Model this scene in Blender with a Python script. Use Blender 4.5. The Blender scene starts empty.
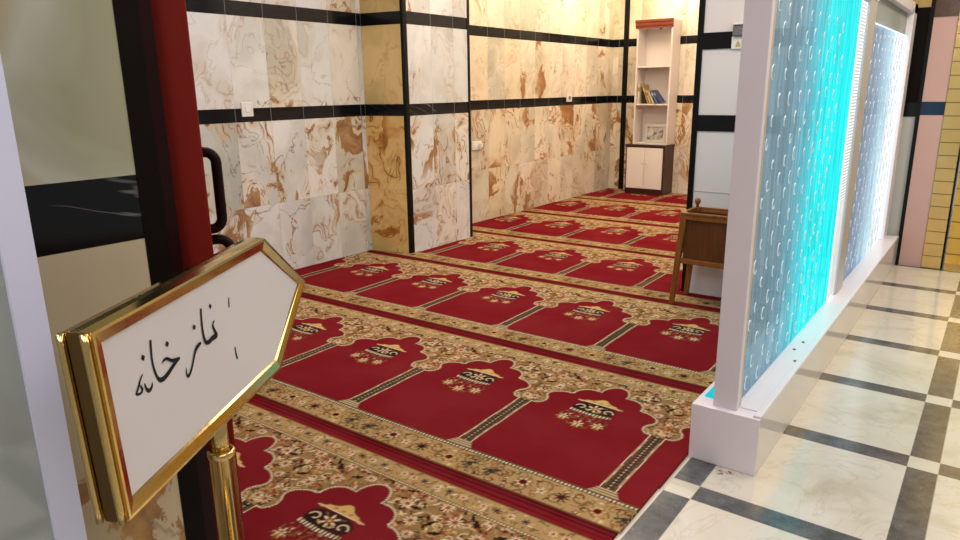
import bpy, bmesh, math, random
import numpy as np
from mathutils import Vector, Matrix
random.seed(7); rng = np.random.default_rng(11)
COL = bpy.context.scene.collection
PI = math.pi

# ------------------------------------------------------------------ helpers
def tag(o, label=None, cat=None, group=None, kind=None):
    if label: o['label'] = label
    if cat: o['category'] = cat
    if group: o['group'] = group
    if kind: o['kind'] = kind
    return o

def thing(name, label, cat, loc=(0, 0, 0), rotz=0.0, group=None):
    o = bpy.data.objects.new(name, None); COL.objects.link(o)
    o.empty_display_size = 0.1
    o.location = loc; o.rotation_euler = (0, 0, rotz)
    return tag(o, label, cat, group)

def obj(name, bm, mats, parent=None, smooth=False, bevel=0.0, seg=2, recalc=True):
    if recalc: bmesh.ops.recalc_face_normals(bm, faces=bm.faces)
    me = bpy.data.meshes.new(name); bm.to_mesh(me); bm.free()
    for m in (mats if isinstance(mats, (list, tuple)) else [mats]): me.materials.append(m)
    o = bpy.data.objects.new(name, me); COL.objects.link(o)
    if parent: o.parent = parent
    if smooth:
        for p in me.polygons: p.use_smooth = True
    if bevel:
        md = o.modifiers.new('bevel', 'BEVEL'); md.width = bevel; md.segments = seg
        md.limit_method = 'ANGLE'; md.angle_limit = math.radians(40)
    return o

def struct(name, bm, mats, **k):
    return tag(obj(name, bm, mats, **k), kind='structure')

def box(bm, x0, x1, y0, y1, z0, z1, mi=0, M=None):
    vs = [bm.verts.new(Vector(c)) for c in ((x0, y0, z0), (x1, y0, z0), (x1, y1, z0), (x0, y1, z0),
                                            (x0, y0, z1), (x1, y0, z1), (x1, y1, z1), (x0, y1, z1))]
    if M is not None:
        for v in vs: v.co = M @ v.co
    for f in ((0, 3, 2, 1), (4, 5, 6, 7), (0, 1, 5, 4), (1, 2, 6, 5), (2, 3, 7, 6), (3, 0, 4, 7)):
        bm.faces.new([vs[i] for i in f]).material_index = mi
    return bm

def bx(x0, x1, y0, y1, z0, z1): return box(bmesh.new(), x0, x1, y0, y1, z0, z1)

def frustum(bm, p0, r0, p1, r1, n=20, cap=True):
    p0, p1 = Vector(p0), Vector(p1); d = (p1 - p0).normalized()
    a = d.orthogonal().normalized(); b = d.cross(a)
    A = [bm.verts.new(p0 + r0 * (math.cos(t) * a + math.sin(t) * b)) for t in [2 * PI * i / n for i in range(n)]]
    B = [bm.verts.new(p1 + r1 * (math.cos(t) * a + math.sin(t) * b)) for t in [2 * PI * i / n for i in range(n)]]
    for i in range(n): bm.faces.new((A[i], A[(i + 1) % n], B[(i + 1) % n], B[i]))
    if cap: bm.faces.new(A[::-1]); bm.faces.new(B)
    return bm

def lathe(bm, prof, c=(0, 0, 0), n=32):
    rings = []
    for r, z in prof:
        rings.append([bm.verts.new((c[0] + r * math.cos(2 * PI * i / n), c[1] + r * math.sin(2 * PI * i / n), c[2] + z)) for i in range(n)])
    for A, B in zip(rings, rings[1:]):
        for i in range(n): bm.faces.new((A[i], A[(i + 1) % n], B[(i + 1) % n], B[i]))
    bm.faces.new(rings[0][::-1]); bm.faces.new(rings[-1])
    return bm

def tube(bm, pts, r, n=10, close=False):
    pts = [Vector(p) for p in pts]; rings = []; N = len(pts); a = None
    for i, p in enumerate(pts):
        if close: d = pts[(i + 1) % N] - pts[i - 1]
        else: d = pts[min(i + 1, N - 1)] - pts[max(i - 1, 0)]
        d.normalize()
        a = d.orthogonal() if a is None else a - d * a.dot(d)
        a.normalize(); b = d.cross(a)
        rr = r[i] if isinstance(r, (list, tuple)) else r
        rings.append([bm.verts.new(p + rr * (math.cos(2 * PI * k / n) * a + math.sin(2 * PI * k / n) * b)) for k in range(n)])
    for i in range(N if close else N - 1):
        A, B = rings[i], rings[(i + 1) % N]
        for k in range(n): bm.faces.new((A[k], A[(k + 1) % n], B[(k + 1) % n], B[k]))
    if not close: bm.faces.new(rings[0][::-1]); bm.faces.new(rings[-1])
    return bm

def prism(bm, poly, y0, y1, mi=0):
    """polygon in (x,z), extruded along y"""
    A = [bm.verts.new((x, y0, z)) for x, z in poly]; B = [bm.verts.new((x, y1, z)) for x, z in poly]
    n = len(poly)
    bm.faces.new(A).material_index = mi; bm.faces.new(B[::-1]).material_index = mi
    for i in range(n): bm.faces.new((A[i], B[i], B[(i + 1) % n], A[(i + 1) % n])).material_index = mi
    return bm

# ------------------------------------------------------------------ node helpers
class NT:
    def __init__(s, name):
        s.mat = bpy.data.materials.new(name); s.mat.use_nodes = True
        s.t = s.mat.node_tree; s.t.nodes.clear()
        s.out = s.t.nodes.new('ShaderNodeOutputMaterial')
    def n(s, typ, ins=None, **props):
        nd = s.t.nodes.new(typ)
        for k, v in props.items(): setattr(nd, k, v)
        for k, v in (ins or {}).items(): s.set(nd.inputs[k], v)
        return nd
    def set(s, sock, v):
        if isinstance(v, bpy.types.NodeSocket): s.t.links.new(v, sock)
        else:
            if sock.type == 'RGBA' and len(v) == 3: v = (*v, 1)
            sock.default_value = v
    def m(s, op, a, b=0.0, c=0.0, clamp=False):
        nd = s.n('ShaderNodeMath', {0: a, 1: b, 2: c}, operation=op); nd.use_clamp = clamp
        return nd.outputs[0]
    def step(s, x, a, b):   # smoothstep a..b
        return s.n('ShaderNodeMapRange', {'Value': x, 'From Min': a, 'From Max': b}, interpolation_type='SMOOTHSTEP').outputs[0]
    def mix(s, f, a, b):
        nd = s.n('ShaderNodeMix', data_type='RGBA')
        s.set(nd.inputs[0], f); s.set(nd.inputs[6], a); s.set(nd.inputs[7], b)
        return nd.outputs[2]
    def noise(s, vec, scale, detail=4, rough=0.55, dist=0.0):
        return s.n('ShaderNodeTexNoise', {'Vector': vec, 'Scale': scale, 'Detail': detail, 'Roughness': rough, 'Distortion': dist}).outputs[0]
    def ramp(s, f, stops):
        nd = s.n('ShaderNodeValToRGB', {'Fac': f}); cr = nd.color_ramp
        while len(cr.elements) < len(stops): cr.elements.new(0.5)
        for e, (p, c) in zip(cr.elements, stops): e.position = p; e.color = (*c, 1)
        return nd.outputs[0]
    def xyz(s, x, y, z=0.0): return s.n('ShaderNodeCombineXYZ', {0: x, 1: y, 2: z}).outputs[0]
    def pos(s):
        g = s.n('ShaderNodeNewGeometry'); sp = s.n('ShaderNodeSeparateXYZ', {0: g.outputs['Position']})
        return g.outputs['Position'], sp.outputs[0], sp.outputs[1], sp.outputs[2]
    def bsdf(s, color, rough=0.5, metal=0.0, spec=0.5, **k):
        b = s.n('ShaderNodeBsdfPrincipled', {'Base Color': color, 'Roughness': rough, 'Metallic': metal, 'Specular IOR Level': spec, **k})
        s.t.links.new(b.outputs[0], s.out.inputs[0]); return b
    def bump(s, h, strength, dist=0.01):
        return s.n('ShaderNodeBump', {'Height': h, 'Strength': strength, 'Distance': dist}).outputs[0]

def solid(name, col, rough=0.5, metal=0.0, spec=0.5, var=0.06, scale=12, bump=0.0, **k):
    t = NT(name); p = t.n('ShaderNodeTexCoord').outputs['Object']
    f = t.noise(p, scale, 3)
    c = t.mix(f, tuple(x * (1 - var) for x in col), tuple(min(1, x * (1 + var)) for x in col))
    b = t.bsdf(c, rough, metal, spec, **k)
    if bump: t.set(b.inputs['Normal'], t.bump(f, bump))
    return t.mat

def emit(name, col, strength):
    t = NT(name); e = t.n('ShaderNodeEmission', {'Color': col, 'Strength': strength})
    t.t.links.new(e.outputs[0], t.out.inputs[0]); return t.mat

# ------------------------------------------------------------------ materials
def marble(name, axis, w=0.289, off=2.852, warm=0.0, bands=((1.116, 1.208), (1.803, 1.897)), zsplit=0.53,
           strong=1.0, tint=(1, 1, 1), seed=0.0, smooth_onyx=False):
    t = NT(name); P, X, Y, Z = t.pos()
    u = Y if axis == 'y' else X
    q = t.m('DIVIDE', t.m('SUBTRACT', u, off), w)
    tid = t.m('FLOOR', q); fr = t.m('SUBTRACT', q, tid)
    lo = t.m('LESS_THAN', Z, zsplit); md = t.m('MULTIPLY', t.m('LESS_THAN', Z, bands[0][0]), t.m('GREATER_THAN', Z, zsplit))
    hi = t.m('GREATER_THAN', Z, bands[1][0])
    row = t.m('ADD', t.m('MULTIPLY', lo, 3.0), t.m('ADD', t.m('MULTIPLY', md, 7.0), t.m('MULTIPLY', hi, 11.0)))
    wn = t.n('ShaderNodeTexWhiteNoise', {'Vector': t.xyz(t.m('ADD', tid, seed), row, 0.37)}, noise_dimensions='3D')
    rnd = wn.outputs['Color']; r1 = wn.outputs['Value']
    v = t.n('ShaderNodeVectorMath', {0: t.xyz(u, t.m('MULTIPLY', Z, 0.8), 0.0), 1: t.n('ShaderNodeVectorMath', {0: rnd, 1: (9, 9, 9)}, operation='MULTIPLY').outputs[0]}, operation='ADD').outputs[0]
    # domain warp
    def warp(vec, sc, amp):
        wv = t.n('ShaderNodeTexNoise', {'Vector': vec, 'Scale': sc, 'Detail': 2.5})
        o_ = t.n('ShaderNodeVectorMath', {0: t.n('ShaderNodeVectorMath', {0: wv.outputs['Color'], 1: (0.5, 0.5, 0.5)}, operation='SUBTRACT').outputs[0], 1: (amp, amp, amp)}, operation='MULTIPLY').outputs[0]
        return t.n('ShaderNodeVectorMath', {0: vec, 1: o_}, operation='ADD').outputs[0]
    v2 = warp(v, 2.4, 0.55)
    a = t.noise(v2, 1.7, 4, 0.5)
    fine = t.noise(v2, 14.0, 5, 0.65)
    W = warm
    def wm(c): return (c[0] * (1 + .06 * W) * tint[0], c[1] * (1 - .10 * W) * tint[1], c[2] * (1 - .42 * W) * tint[2])
    if smooth_onyx:
        base = t.ramp(t.m('ADD', t.noise(v2, 2.6, 4, 0.5, 0.5), t.m('MULTIPLY', t.m('SUBTRACT', .42, Y), .35)), [(0.32, wm((.36, .34, .22))), (0.44, wm((.45, .44, .33))), (0.54, wm((.56, .54, .45))), (0.66, wm((.46, .34, .17)))])
        base = t.mix(t.m('LESS_THAN', Z, bands[0][0]), base, t.mix(t.noise(v2, 5.0, 4), wm((.50, .39, .24)), wm((.60, .50, .36))))
        zone = t.m('MULTIPLY', lo, 1.0)
    else:
        base = t.ramp(t.m('ADD', a, t.m('MULTIPLY', t.m('SUBTRACT', fine, .5), .16)), [(0.32, wm((.38, .39, .34))), (0.43, wm((.60, .58, .51))), (0.50, wm((.78, .75, .71))), (0.58, wm((.86, .84, .82))), (0.72, wm((.66, .56, .40)))])
        tone = t.ramp(r1, [(0.08, wm((.50, .51, .47))), (0.30, wm((.78, .74, .71))), (0.55, wm((.66, .63, .65))), (0.75, wm((.78, .74, .70))), (0.95, wm((.70, .60, .44)))])
        base = t.mix(0.5, base, tone)
        zone = t.m('ADD', t.m('MULTIPLY', md, 0.85 * strong), t.m('ADD', t.m('MULTIPLY', lo, 0.25 * strong), 0.34 * strong))
    b = t.noise(v2, 3.4, 7, 0.62, 0.5)
    vz = t.n('ShaderNodeVectorMath', {0: v2, 1: (31.7, 4.2, 8.8)}, operation='ADD').outputs[0]
    rn = t.noise(vz, 1.9, 2)
    region = t.step(rn, t.m('SUBTRACT', 0.62, t.m('MULTIPLY', zone, 0.22)), t.m('SUBTRACT', 0.68, t.m('MULTIPLY', zone, 0.16)))
    # agate rings
    ph = t.m('MULTIPLY', t.m('ADD', a, t.m('MULTIPLY', fine, .02)), 17.0)
    ring = t.m('ABSOLUTE', t.m('SUBTRACT', t.m('FRACT', ph), 0.5))
    agz = t.m('MULTIPLY', t.step(t.noise(vz, 2.6, 1), .50, .58), zone)
    base = t.mix(t.m('MULTIPLY', agz, t.m('MULTIPLY', t.step(ring, .45, .2), .45)), base, wm((.60, .38, .19)))
    base = t.mix(t.m('MULTIPLY', t.step(ring, 0.10, 0.02), t.m('MULTIPLY', agz, 0.85)), base, wm((.25, .12, .06)))
    # warm flush and rust patches
    flush = t.m('MULTIPLY', t.step(b, 0.49, 0.60), region)
    base = t.mix(t.m('MULTIPLY', flush, 0.45), base, wm((.64, .45, .22)))
    edge_ = t.m('ADD', b, t.m('MULTIPLY', t.m('SUBTRACT', fine, .5), .10))
    patch = t.m('MULTIPLY', t.step(edge_, 0.565, 0.585), region)
    base = t.mix(t.m('MULTIPLY', patch, 0.9), base, t.ramp(fine, [(0.30, wm((.12, .045, .015))), (0.5, wm((.33, .14, .04))), (0.68, wm((.50, .27, .09)))]))
    # thin veins
    c = t.noise(v2, 2.0, 5, 0.55, 0.8)
    vein = t.step(t.m('ABSOLUTE', t.m('SUBTRACT', c, 0.5)), 0.008, 0.001)
    veinm = t.m('MULTIPLY', vein, t.m('ADD', t.m('MULTIPLY', region, 0.5), 0.30 if not smooth_onyx else 0.0))
    base = t.mix(veinm, base, wm((.26, .16, .09)))
    # tile joints
    j = t.m('MINIMUM', fr, t.m('SUBTRACT', 1.0, fr))
    jm = t.m('LESS_THAN', j, 0.006)
    jz = t.m('LESS_THAN', t.m('ABSOLUTE', t.m('SUBTRACT', Z, zsplit)), 0.0018)
    if not smooth_onyx:
        base = t.mix(t.m('MULTIPLY', t.m('MAXIMUM', jm, jz), 0.28), base, (.30, .26, .20))
    # black marble bands
    inb = 0.0
    for z0, z1 in bands:
        k = t.m('MULTIPLY', t.m('GREATER_THAN', Z, z0), t.m('LESS_THAN', Z, z1))
        inb = t.m('MAXIMUM', k, inb)
    bv = t.noise(t.xyz(t.m('ADD', u, t.m('MULTIPLY', Z, 2.5)), t.m('MULTIPLY', Z, .6), 3.1), 3.0, 5, 0.5, 0.5)
    wv2 = t.m('MULTIPLY', t.step(t.m('ABSOLUTE', t.m('SUBTRACT', bv, 0.5)), 0.006, 0.0), t.step(t.noise(t.xyz(u, Z, 9.0), 2.0), 0.52, 0.60))
    black = t.mix(t.m('MULTIPLY', wv2, .6), (.005, .005, .006), (.30, .27, .24))
    black = t.mix(t.m('MULTIPLY', t.m('LESS_THAN', j, 0.007), 0.5 if not smooth_onyx else 0.0), black, (.35, .36, .36))
    colr = t.mix(inb, base, black)
    rough = t.m('SUBTRACT', 0.30, t.m('MULTIPLY', inb, 0.15))
    bs = t.bsdf(colr, rough, 0, 0.3)
    if smooth_onyx:
        t.set(bs.inputs['Roughness'], 0.30)
    return t.mat

M = {}
M['marble_left'] = marble('marble_left', 'y', warm=0.0, strong=1.2)
M['marble_pier'] = marble('marble_pier', 'y', off=4.165, w=0.285, seed=40, strong=.9)
M['marble_pier_side'] = marble('marble_pier_side', 'x', off=-4.18, w=0.385, warm=1.15, seed=12, tint=(1.05, .93, .72), strong=.9)
M['marble_back'] = marble('marble_back', 'y', warm=0.42, seed=77, strong=1.1)
M['marble_end'] = marble('marble_end', 'x', off=-4.1, w=0.29, warm=0.42, seed=19, strong=.9)
M['onyx_near'] = marble('onyx_near', 'y', off=-1.3, w=0.9, zsplit=0.80, smooth_onyx=True, seed=5)

def floor_mat():
    t = NT('hall_floor_tiles'); P, X, Y, Z = t.pos()
    per = 0.643
    fx = t.m('FLOORED_MODULO', t.m('ADD', X, 0.118), per); fy = t.m('FLOORED_MODULO', t.m('SUBTRACT', Y, 2.03), per)
    cx = t.m('LESS_THAN', fx, 0.094); cy = t.m('LESS_THAN', fy, 0.093)
    dark = t.m('ABSOLUTE', t.m('SUBTRACT', cx, cy))
    ix = t.m('FLOOR', t.m('DIVIDE', t.m('ADD', X, 0.118), per)); iy = t.m('FLOOR', t.m('DIVIDE', t.m('SUBTRACT', Y, 2.03), per))
    wn = t.n('ShaderNodeTexWhiteNoise', {'Vector': t.xyz(ix, iy, 1.0)}, noise_dimensions='3D')
    v = t.n('ShaderNodeVectorMath', {0: P, 1: t.n('ShaderNodeVectorMath', {0: wn.outputs['Color'], 1: (7, 7, 0)}, operation='MULTIPLY').outputs[0]}, operation='ADD').outputs[0]
    a = t.noise(v, 2.3, 5, 0.6, 1.2)
    light = t.ramp(a, [(0.3, (.50, .44, .34)), (0.45, (.62, .57, .48)), (0.6, (.66, .62, .55)), (0.75, (.56, .51, .42))])
    c = t.noise(v, 1.8, 5, 0.6, 2.5)
    vein = t.m('MULTIPLY', t.step(t.m('ABSOLUTE', t.m('SUBTRACT', c, 0.5)), 0.02, 0.0), 0.28)
    light = t.mix(vein, light, (.42, .33, .22))
    rust = t.m('MULTIPLY', t.step(t.noise(t.xyz(X, Y, 0), 30, 4), 0.50, 0.62),
               t.step(t.n('ShaderNodeVectorMath', {0: t.xyz(X, Y, 0), 1: (-.62, 2.262, 0)}, operation='DISTANCE').outputs['Value'], 0.06, 0.02))
    light = t.mix(rust, light, (.22, .09, .03))
    dk = t.ramp(t.noise(P, 14, 5, 0.7), [(0.35, (.06, .064, .07)), (0.65, (.12, .125, .13))])
    scr = t.step(t.m('ABSOLUTE', t.m('SUBTRACT', t.noise(P, 5, 3, 0.6, 3.0), 0.5)), 0.004, 0.0)
    dk = t.mix(t.m('MULTIPLY', scr, 0.4), dk, (.4, .4, .38))
    col = t.mix(dark, light, dk)
    # grout lines along every joint
    e = None
    for f, w in ((fx, 0.094), (fy, 0.093)):
        for c0 in (0.0, w):
            k = t.m('LESS_THAN', t.m('ABSOLUTE', t.m('SUBTRACT', f, c0)), 0.0016)
            e = k if e is None else t.m('MAXIMUM', e, k)
    mid = t.m('LESS_THAN', t.m('ABSOLUTE', t.m('SUBTRACT', fy, 0.093 + 0.275)), 0.0012)
    e = t.m('MAXIMUM', e, t.m('MULTIPLY', mid, t.m('MULTIPLY', t.m('SUBTRACT', 1.0, cx), 0.45)))
    col = t.mix(t.m('MULTIPLY', e, 0.55), col, (.40, .36, .29))
    # pale trim strip that borders the carpeted room
    trim = t.m('MULTIPLY', t.m('GREATER_THAN', X, -0.80), t.m('LESS_THAN', X, -0.762))
    col = t.mix(trim, col, (.62, .55, .47))
    b = t.bsdf(col, 0.12, 0, 0.5)
    t.set(b.inputs['Roughness'], t.m('ADD', 0.10, t.m('MULTIPLY', t.noise(P, 6, 3), 0.10)))
    return t.mat
M['floor'] = floor_mat()

def carpet_mat():
    t = NT('carpet_pile'); P, X, Y, Z = t.pos()
    c = t.n('ShaderNodeVertexColor', layer_name='weave').outputs[0]
    f = t.noise(P, 420, 2); g = t.noise(P, 3.0, 3)
    c = t.mix(t.m('MULTIPLY', f, 0.35), c, t.mix(0.5, c, (0.02, 0.01, 0.01)))
    c = t.mix(t.m('MULTIPLY', t.step(g, .35, .7), 0.16), c, t.mix(0.4, c, (.5, .1, .1)))
    b = t.bsdf(c, 1.0, 0, 0.0)
    t.set(b.inputs['Normal'], t.bump(f, 0.25, 0.004))
    return t.mat
M['carpet'] = carpet_mat()

def gold_mat(name, col=(.74, .53, .21), rough=0.14, bump=0.05):
    t = NT(name); p = t.n('ShaderNodeTexCoord').outputs['Object']
    n = t.noise(p, 9, 3)
    b = t.bsdf(t.mix(n, col, tuple(x * .82 for x in col)), rough, 1.0, 0.5)
    t.set(b.inputs['Normal'], t.bump(n, bump, 0.02))
    t.set(b.inputs['Roughness'], t.m('ADD', rough * .6, t.m('MULTIPLY', t.noise(p, 40, 3), rough * .8)))
    return t.mat
M['gold'] = gold_mat('polished_brass')
M['gold_dark'] = gold_mat('dark_brass_groove', (.20, .12, .045), 0.35)
M['white'] = solid('white_lacquer', (.82, .77, .81), 0.22, 0, .5, .02, 4)
M['white_gloss'] = solid('white_gloss_board', (.70, .68, .66), 0.10, 0, .6, .02, 4)
M['post_white'] = solid('post_white', (.74, .69, .73), 0.35, 0, .4, .02, 4)
M['white_wall'] = solid('white_wall_panel', (.80, .72, .70), 0.30, 0, .4, .03, 3)
M['black_marble'] = solid('black_marble', (.006, .0055, .006), 0.22, 0, .25, .5, 18)
M['black_trim'] = solid('black_trim', (.006, .0055, .0055), 0.40, 0, .15, .3, 10)
M['red_paint'] = solid('dark_red_paint', (.165, .010, .005), 0.5, 0, .10, .08, 9)
M['maroon'] = solid('maroon_handle', (.014, .0025, .0025), 0.4, 0, .12, .2, 9)
M['beige_edge'] = solid('acrylic_beige_edge', (.55, .44, .32), 0.3, 0, .4, .1, 12)
M['cab_brown'] = solid('dark_brown_laminate', (.045, .013, .011), 0.35, 0, .4, .2, 14)
M['cab_white'] = solid('white_laminate', (.80, .76, .72), 0.4, 0, .4, .03, 5)
M['shelf_white'] = solid('shelf_white', (.74, .67, .64), 0.45, 0, .3, .03, 5)
M['plastic'] = solid('switch_plastic', (.80, .76, .70), 0.35, 0, .5, .03, 20)
M['plastic_grey'] = solid('grey_plastic', (.16, .15, .16), 0.4, 0, .4, .5, 60)
M['paper'] = solid('paper_white', (.68, .62, .60), 0.7, 0, .2, .06, 5, bump=0.25)
M['ink'] = solid('black_ink', (.012, .011, .012), 0.6, 0, .2, .2, 20)
M['silver'] = solid('silver_frame', (.58, .55, .50), 0.35, .3, .5, .1, 30)
M['pink'] = solid('pink_beige_panel', (.56, .35, .30), 0.22, 0, .5, .05, 3)
M['grey_panel'] = solid('grey_panel', (.50, .50, .46), 0.25, 0, .4, .05, 3)
M['blueblack'] = solid('blue_black_band', (.010, .022, .060), 0.12, 0, .6, .5, 8)  # black band with the reflected blue put into its colour
M['brown_marble'] = solid('brown_marble_cap', (.09, .045, .03), 0.15, 0, .5, .6, 14)
M['dark_brown'] = solid('dark_brown_panel', (.008, .005, .004), 0.45, 0, .06, .4, 9)
M['ceiling'] = solid('ceiling_plaster', (.80, .77, .72), 0.9, 0, .2, .03, 2)
M['steel'] = solid('screw_steel', (.08, .07, .07), 0.4, .8, .5, .2, 30)
M['cyan_led'] = emit('cyan_led', (.02, .75, .95, 1), 1.3)
M['white_led'] = emit('white_led', (.80, .95, 1.0, 1), 1.35)
M['lamp'] = emit('lamp_glow', (1.0, .84, .58, 1), 14)

def wood_mat(name, c0, c1, rough=.35, vertical=True):
    t = NT(name); p = t.n('ShaderNodeTexCoord').outputs['Object']
    s = t.n('ShaderNodeMapping', {'Vector': p, 'Scale': (40, 40, 3) if vertical else (3, 40, 40)}).outputs[0]
    f = t.noise(s, 1.6, 4, .6, .6)
    t.bsdf(t.ramp(f, [(0.3, c0), (0.7, c1)]), rough, 0, .4); return t.mat
M['wood_frame'] = wood_mat('honey_wood_frame', (.19, .058, .009), (.29, .10, .02))
M['wood_panel'] = wood_mat('dark_wood_panel', (.085, .024, .006), (.15, .045, .012))
M['cornice'] = wood_mat('cherry_cornice', (.16, .022, .010), (.26, .05, .02), vertical=False)

def glass_mat(name, tint, refl=0.10, alpha=0.8, milky=(.6, .65, .62), milk=0.0):
    t = NT(name)
    tr = t.n('ShaderNodeBsdfTransparent', {'Color': (*tint, 1)})
    df = t.n('ShaderNodeBsdfDiffuse', {'Color': (*milky, 1)})
    gl = t.n('ShaderNodeBsdfGlossy', {'Color': (1, 1, 1, 1), 'Roughness': 0.06})
    m1 = t.n('ShaderNodeMixShader', {0: milk, 1: tr.outputs[0], 2: df.outputs[0]})
    m2 = t.n('ShaderNodeMixShader', {0: refl, 1: m1.outputs[0], 2: gl.outputs[0]})
    t.t.links.new(m2.outputs[0], t.out.inputs[0]); return t.mat
M['partition_glass'] = glass_mat('grey_frosted_glass', (.7, .75, .7), .10, milky=(.44, .47, .45), milk=.62)

def tank_mat(name, y0, y1, cols, stops, peak):
    """water-filled acrylic: tinted, with the LED glow painted along its length as emission"""
    t = NT(name); P, X, Y, Z = t.pos()
    f = t.m('DIVIDE', t.m('SUBTRACT', Y, y0), y1 - y0)
    st = t.noise(t.xyz(t.m('MULTIPLY', Y, 26.0), t.m('MULTIPLY', Z, 2.2), 0.0), 1.0, 4, .65)
    bl = t.noise(t.xyz(t.m('MULTIPLY', Y, 9.0), t.m('MULTIPLY', Z, 3.0), 4.0), 1.0, 3, .6)
    f2 = t.m('ADD', f, t.m('MULTIPLY', t.m('SUBTRACT', st, 0.5), 0.22))
    glow = t.ramp(f2, [(a, (b, b, b)) for a, b in stops])
    tint = t.mix(t.step(st, .42, .62), (.50, .80, .92), (.90, .96, 1.0))
    tr = t.n('ShaderNodeBsdfTransparent', {'Color': tint})
    df = t.n('ShaderNodeBsdfDiffuse', {'Color': t.mix(bl, (.30, .55, .68), (.62, .78, .86))})
    em = t.n('ShaderNodeEmission', {'Color': t.ramp(f2, cols), 'Strength': t.m('MULTIPLY', glow, t.m('MULTIPLY', peak, t.m('ADD', .15, t.m('MULTIPLY', st, 1.7))))})  # emission and its streaks stand in for LED light scattered in the water
    gl = t.n('ShaderNodeBsdfGlossy', {'Roughness': 0.05})
    m1 = t.n('ShaderNodeMixShader', {0: t.m('ADD', .10, t.m('MULTIPLY', bl, .28)), 1: tr.outputs[0], 2: df.outputs[0]})
    a1 = t.n('ShaderNodeMixShader', {0: t.m('MULTIPLY', glow, .85), 1: m1.outputs[0], 2: em.outputs[0]})
    m2 = t.n('ShaderNodeMixShader', {0: .07, 1: a1.outputs[0], 2: gl.outputs[0]})
    t.t.links.new(m2.outputs[0], t.out.inputs[0]); return t.mat
M['tank1'] = tank_mat('cyan_glow_water', 2.37, 3.85, [(0.0, (.50, .70, .86)), (.30, (.38, .68, .86)), (.47, (.10, .74, .88)), (.60, (.002, .92, .95))], [(0.0, .40), (.28, .46), (.46, .72), (.60, 1.0), (1.0, 1.0)], 1.08)
M['tank2'] = tank_mat('lavender_glow_water', 4.22, 5.70, [(0.0, (.56, .56, .68)), (.30, (.52, .60, .84)), (.52, (.56, .86, 1.0)), (.74, (1.0, 1.0, 1.0))], [(0.0, .48), (.30, .58), (.52, .88), (.70, 1.0), (1.0, 1.0)], 1.12)
def bubble_mat():
    t = NT('bubble_glint')
    e = t.n('ShaderNodeEmission', {'Color': (.80, .97, 1, 1), 'Strength': .8}); g = t.n('ShaderNodeBsdfGlossy', {'Roughness': .1})  # glints on the bubbles put in as emission
    m = t.n('ShaderNodeMixShader', {0: .5, 1: e.outputs[0], 2: g.outputs[0]}); t.t.links.new(m.outputs[0], t.out.inputs[0]); return t.mat
M['bubble'] = bubble_mat()

# ------------------------------------------------------------------ room shell
XL = -4.18; YE = 8.47; HC = 2.75
struct('floor', bx(-4.4, 2.6, -1.8, 9.0, -0.12, 0.0), M['floor'])
struct('wall_left', bx(XL - .15, XL, -1.5, 4.055, 0, HC), M['marble_left'])
struct('wall_left_back', bx(XL - .15, XL, 4.95, YE + .15, 0, HC), M['marble_back'])
pb = bmesh.new()
for a_ in (0,):
    q_ = [(XL - .15, 4.055), (XL, 4.055), (-3.80, 4.13), (-3.80, 4.95), (XL - .15, 4.95)]
    A_ = [pb.verts.new((x, y, 0)) for x, y in q_]; B_ = [pb.verts.new((x, y, HC)) for x, y in q_]
    pb.faces.new(A_[::-1]); pb.faces.new(B_)
    for i in range(5):
        f = pb.faces.new((A_[i], A_[(i + 1) % 5], B_[(i + 1) % 5], B_[i])); f.material_index = 1 if i == 1 else 0
struct('wall_pier', pb, [M['marble_pier'], M['marble_pier_side']])
struct('wall_end', bx(XL - .15, -0.75, YE, YE + .15, 0, HC), M['marble_end'])
struct('trim_1', bx(-3.835, -3.795, 4.125, 4.165, 0, HC), M['black_trim'])
struct('trim_2', bx(-3.81, -3.795, 4.925, 4.955, 0, HC), M['black_trim'])
struct('trim_3', bx(-4.035, -3.97, YE - .012, YE + .02, 0, HC), M['black_trim'])
# white wall with black marble bands, at right angles to the water partition
ww = bmesh.new(); box(ww, -1.545, -0.775, 4.33, 4.48, 0, HC)
for z0, z1 in ((0.0, .672), (.675, HC)): pass
struct('wall_white', ww, M['white_wall'])
wb = bmesh.new()
for z0, z1 in ((1.048, 1.145), (1.530, 1.625)): box(wb, -1.545, -0.775, 4.322, 4.335, z0, z1)
struct('trim_4', wb, M['black_marble'])
struct('trim_5', bx(-1.580, -1.545, 4.32, 4.49, 0, HC), M['black_trim'])
struct('trim_6', bx(-1.055, -1.01, 4.318, 4.335, .76, HC), M['black_trim'])
struct('trim_7', bx(-1.545, -0.775, 4.327, 4.335, .672, .676), M['grey_panel'])
sw_ = bmesh.new(); box(sw_, -1.56, -1.42, 4.48, YE, 0, HC, 0)
for z0, z1 in ((1.116, 1.208), (1.803, 1.897)): box(sw_, -1.562, -1.415, 4.49, YE, z0, z1, 1)
struct('wall_right', sw_, [M['white_wall'], M['black_marble']])
# near onyx wall beside the door
struct('wall_near', bx(-1.10, -0.98, -1.6, .498, 0, HC), M['onyx_near'])
tr = bmesh.new(); box(tr, -1.10, -.979, .498, .532, 0, HC, 0); box(tr, -1.09, -.981, .532, .552, 0, HC, 1)
struct('trim_8', tr, [M['dark_brown'], M['maroon']])
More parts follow.
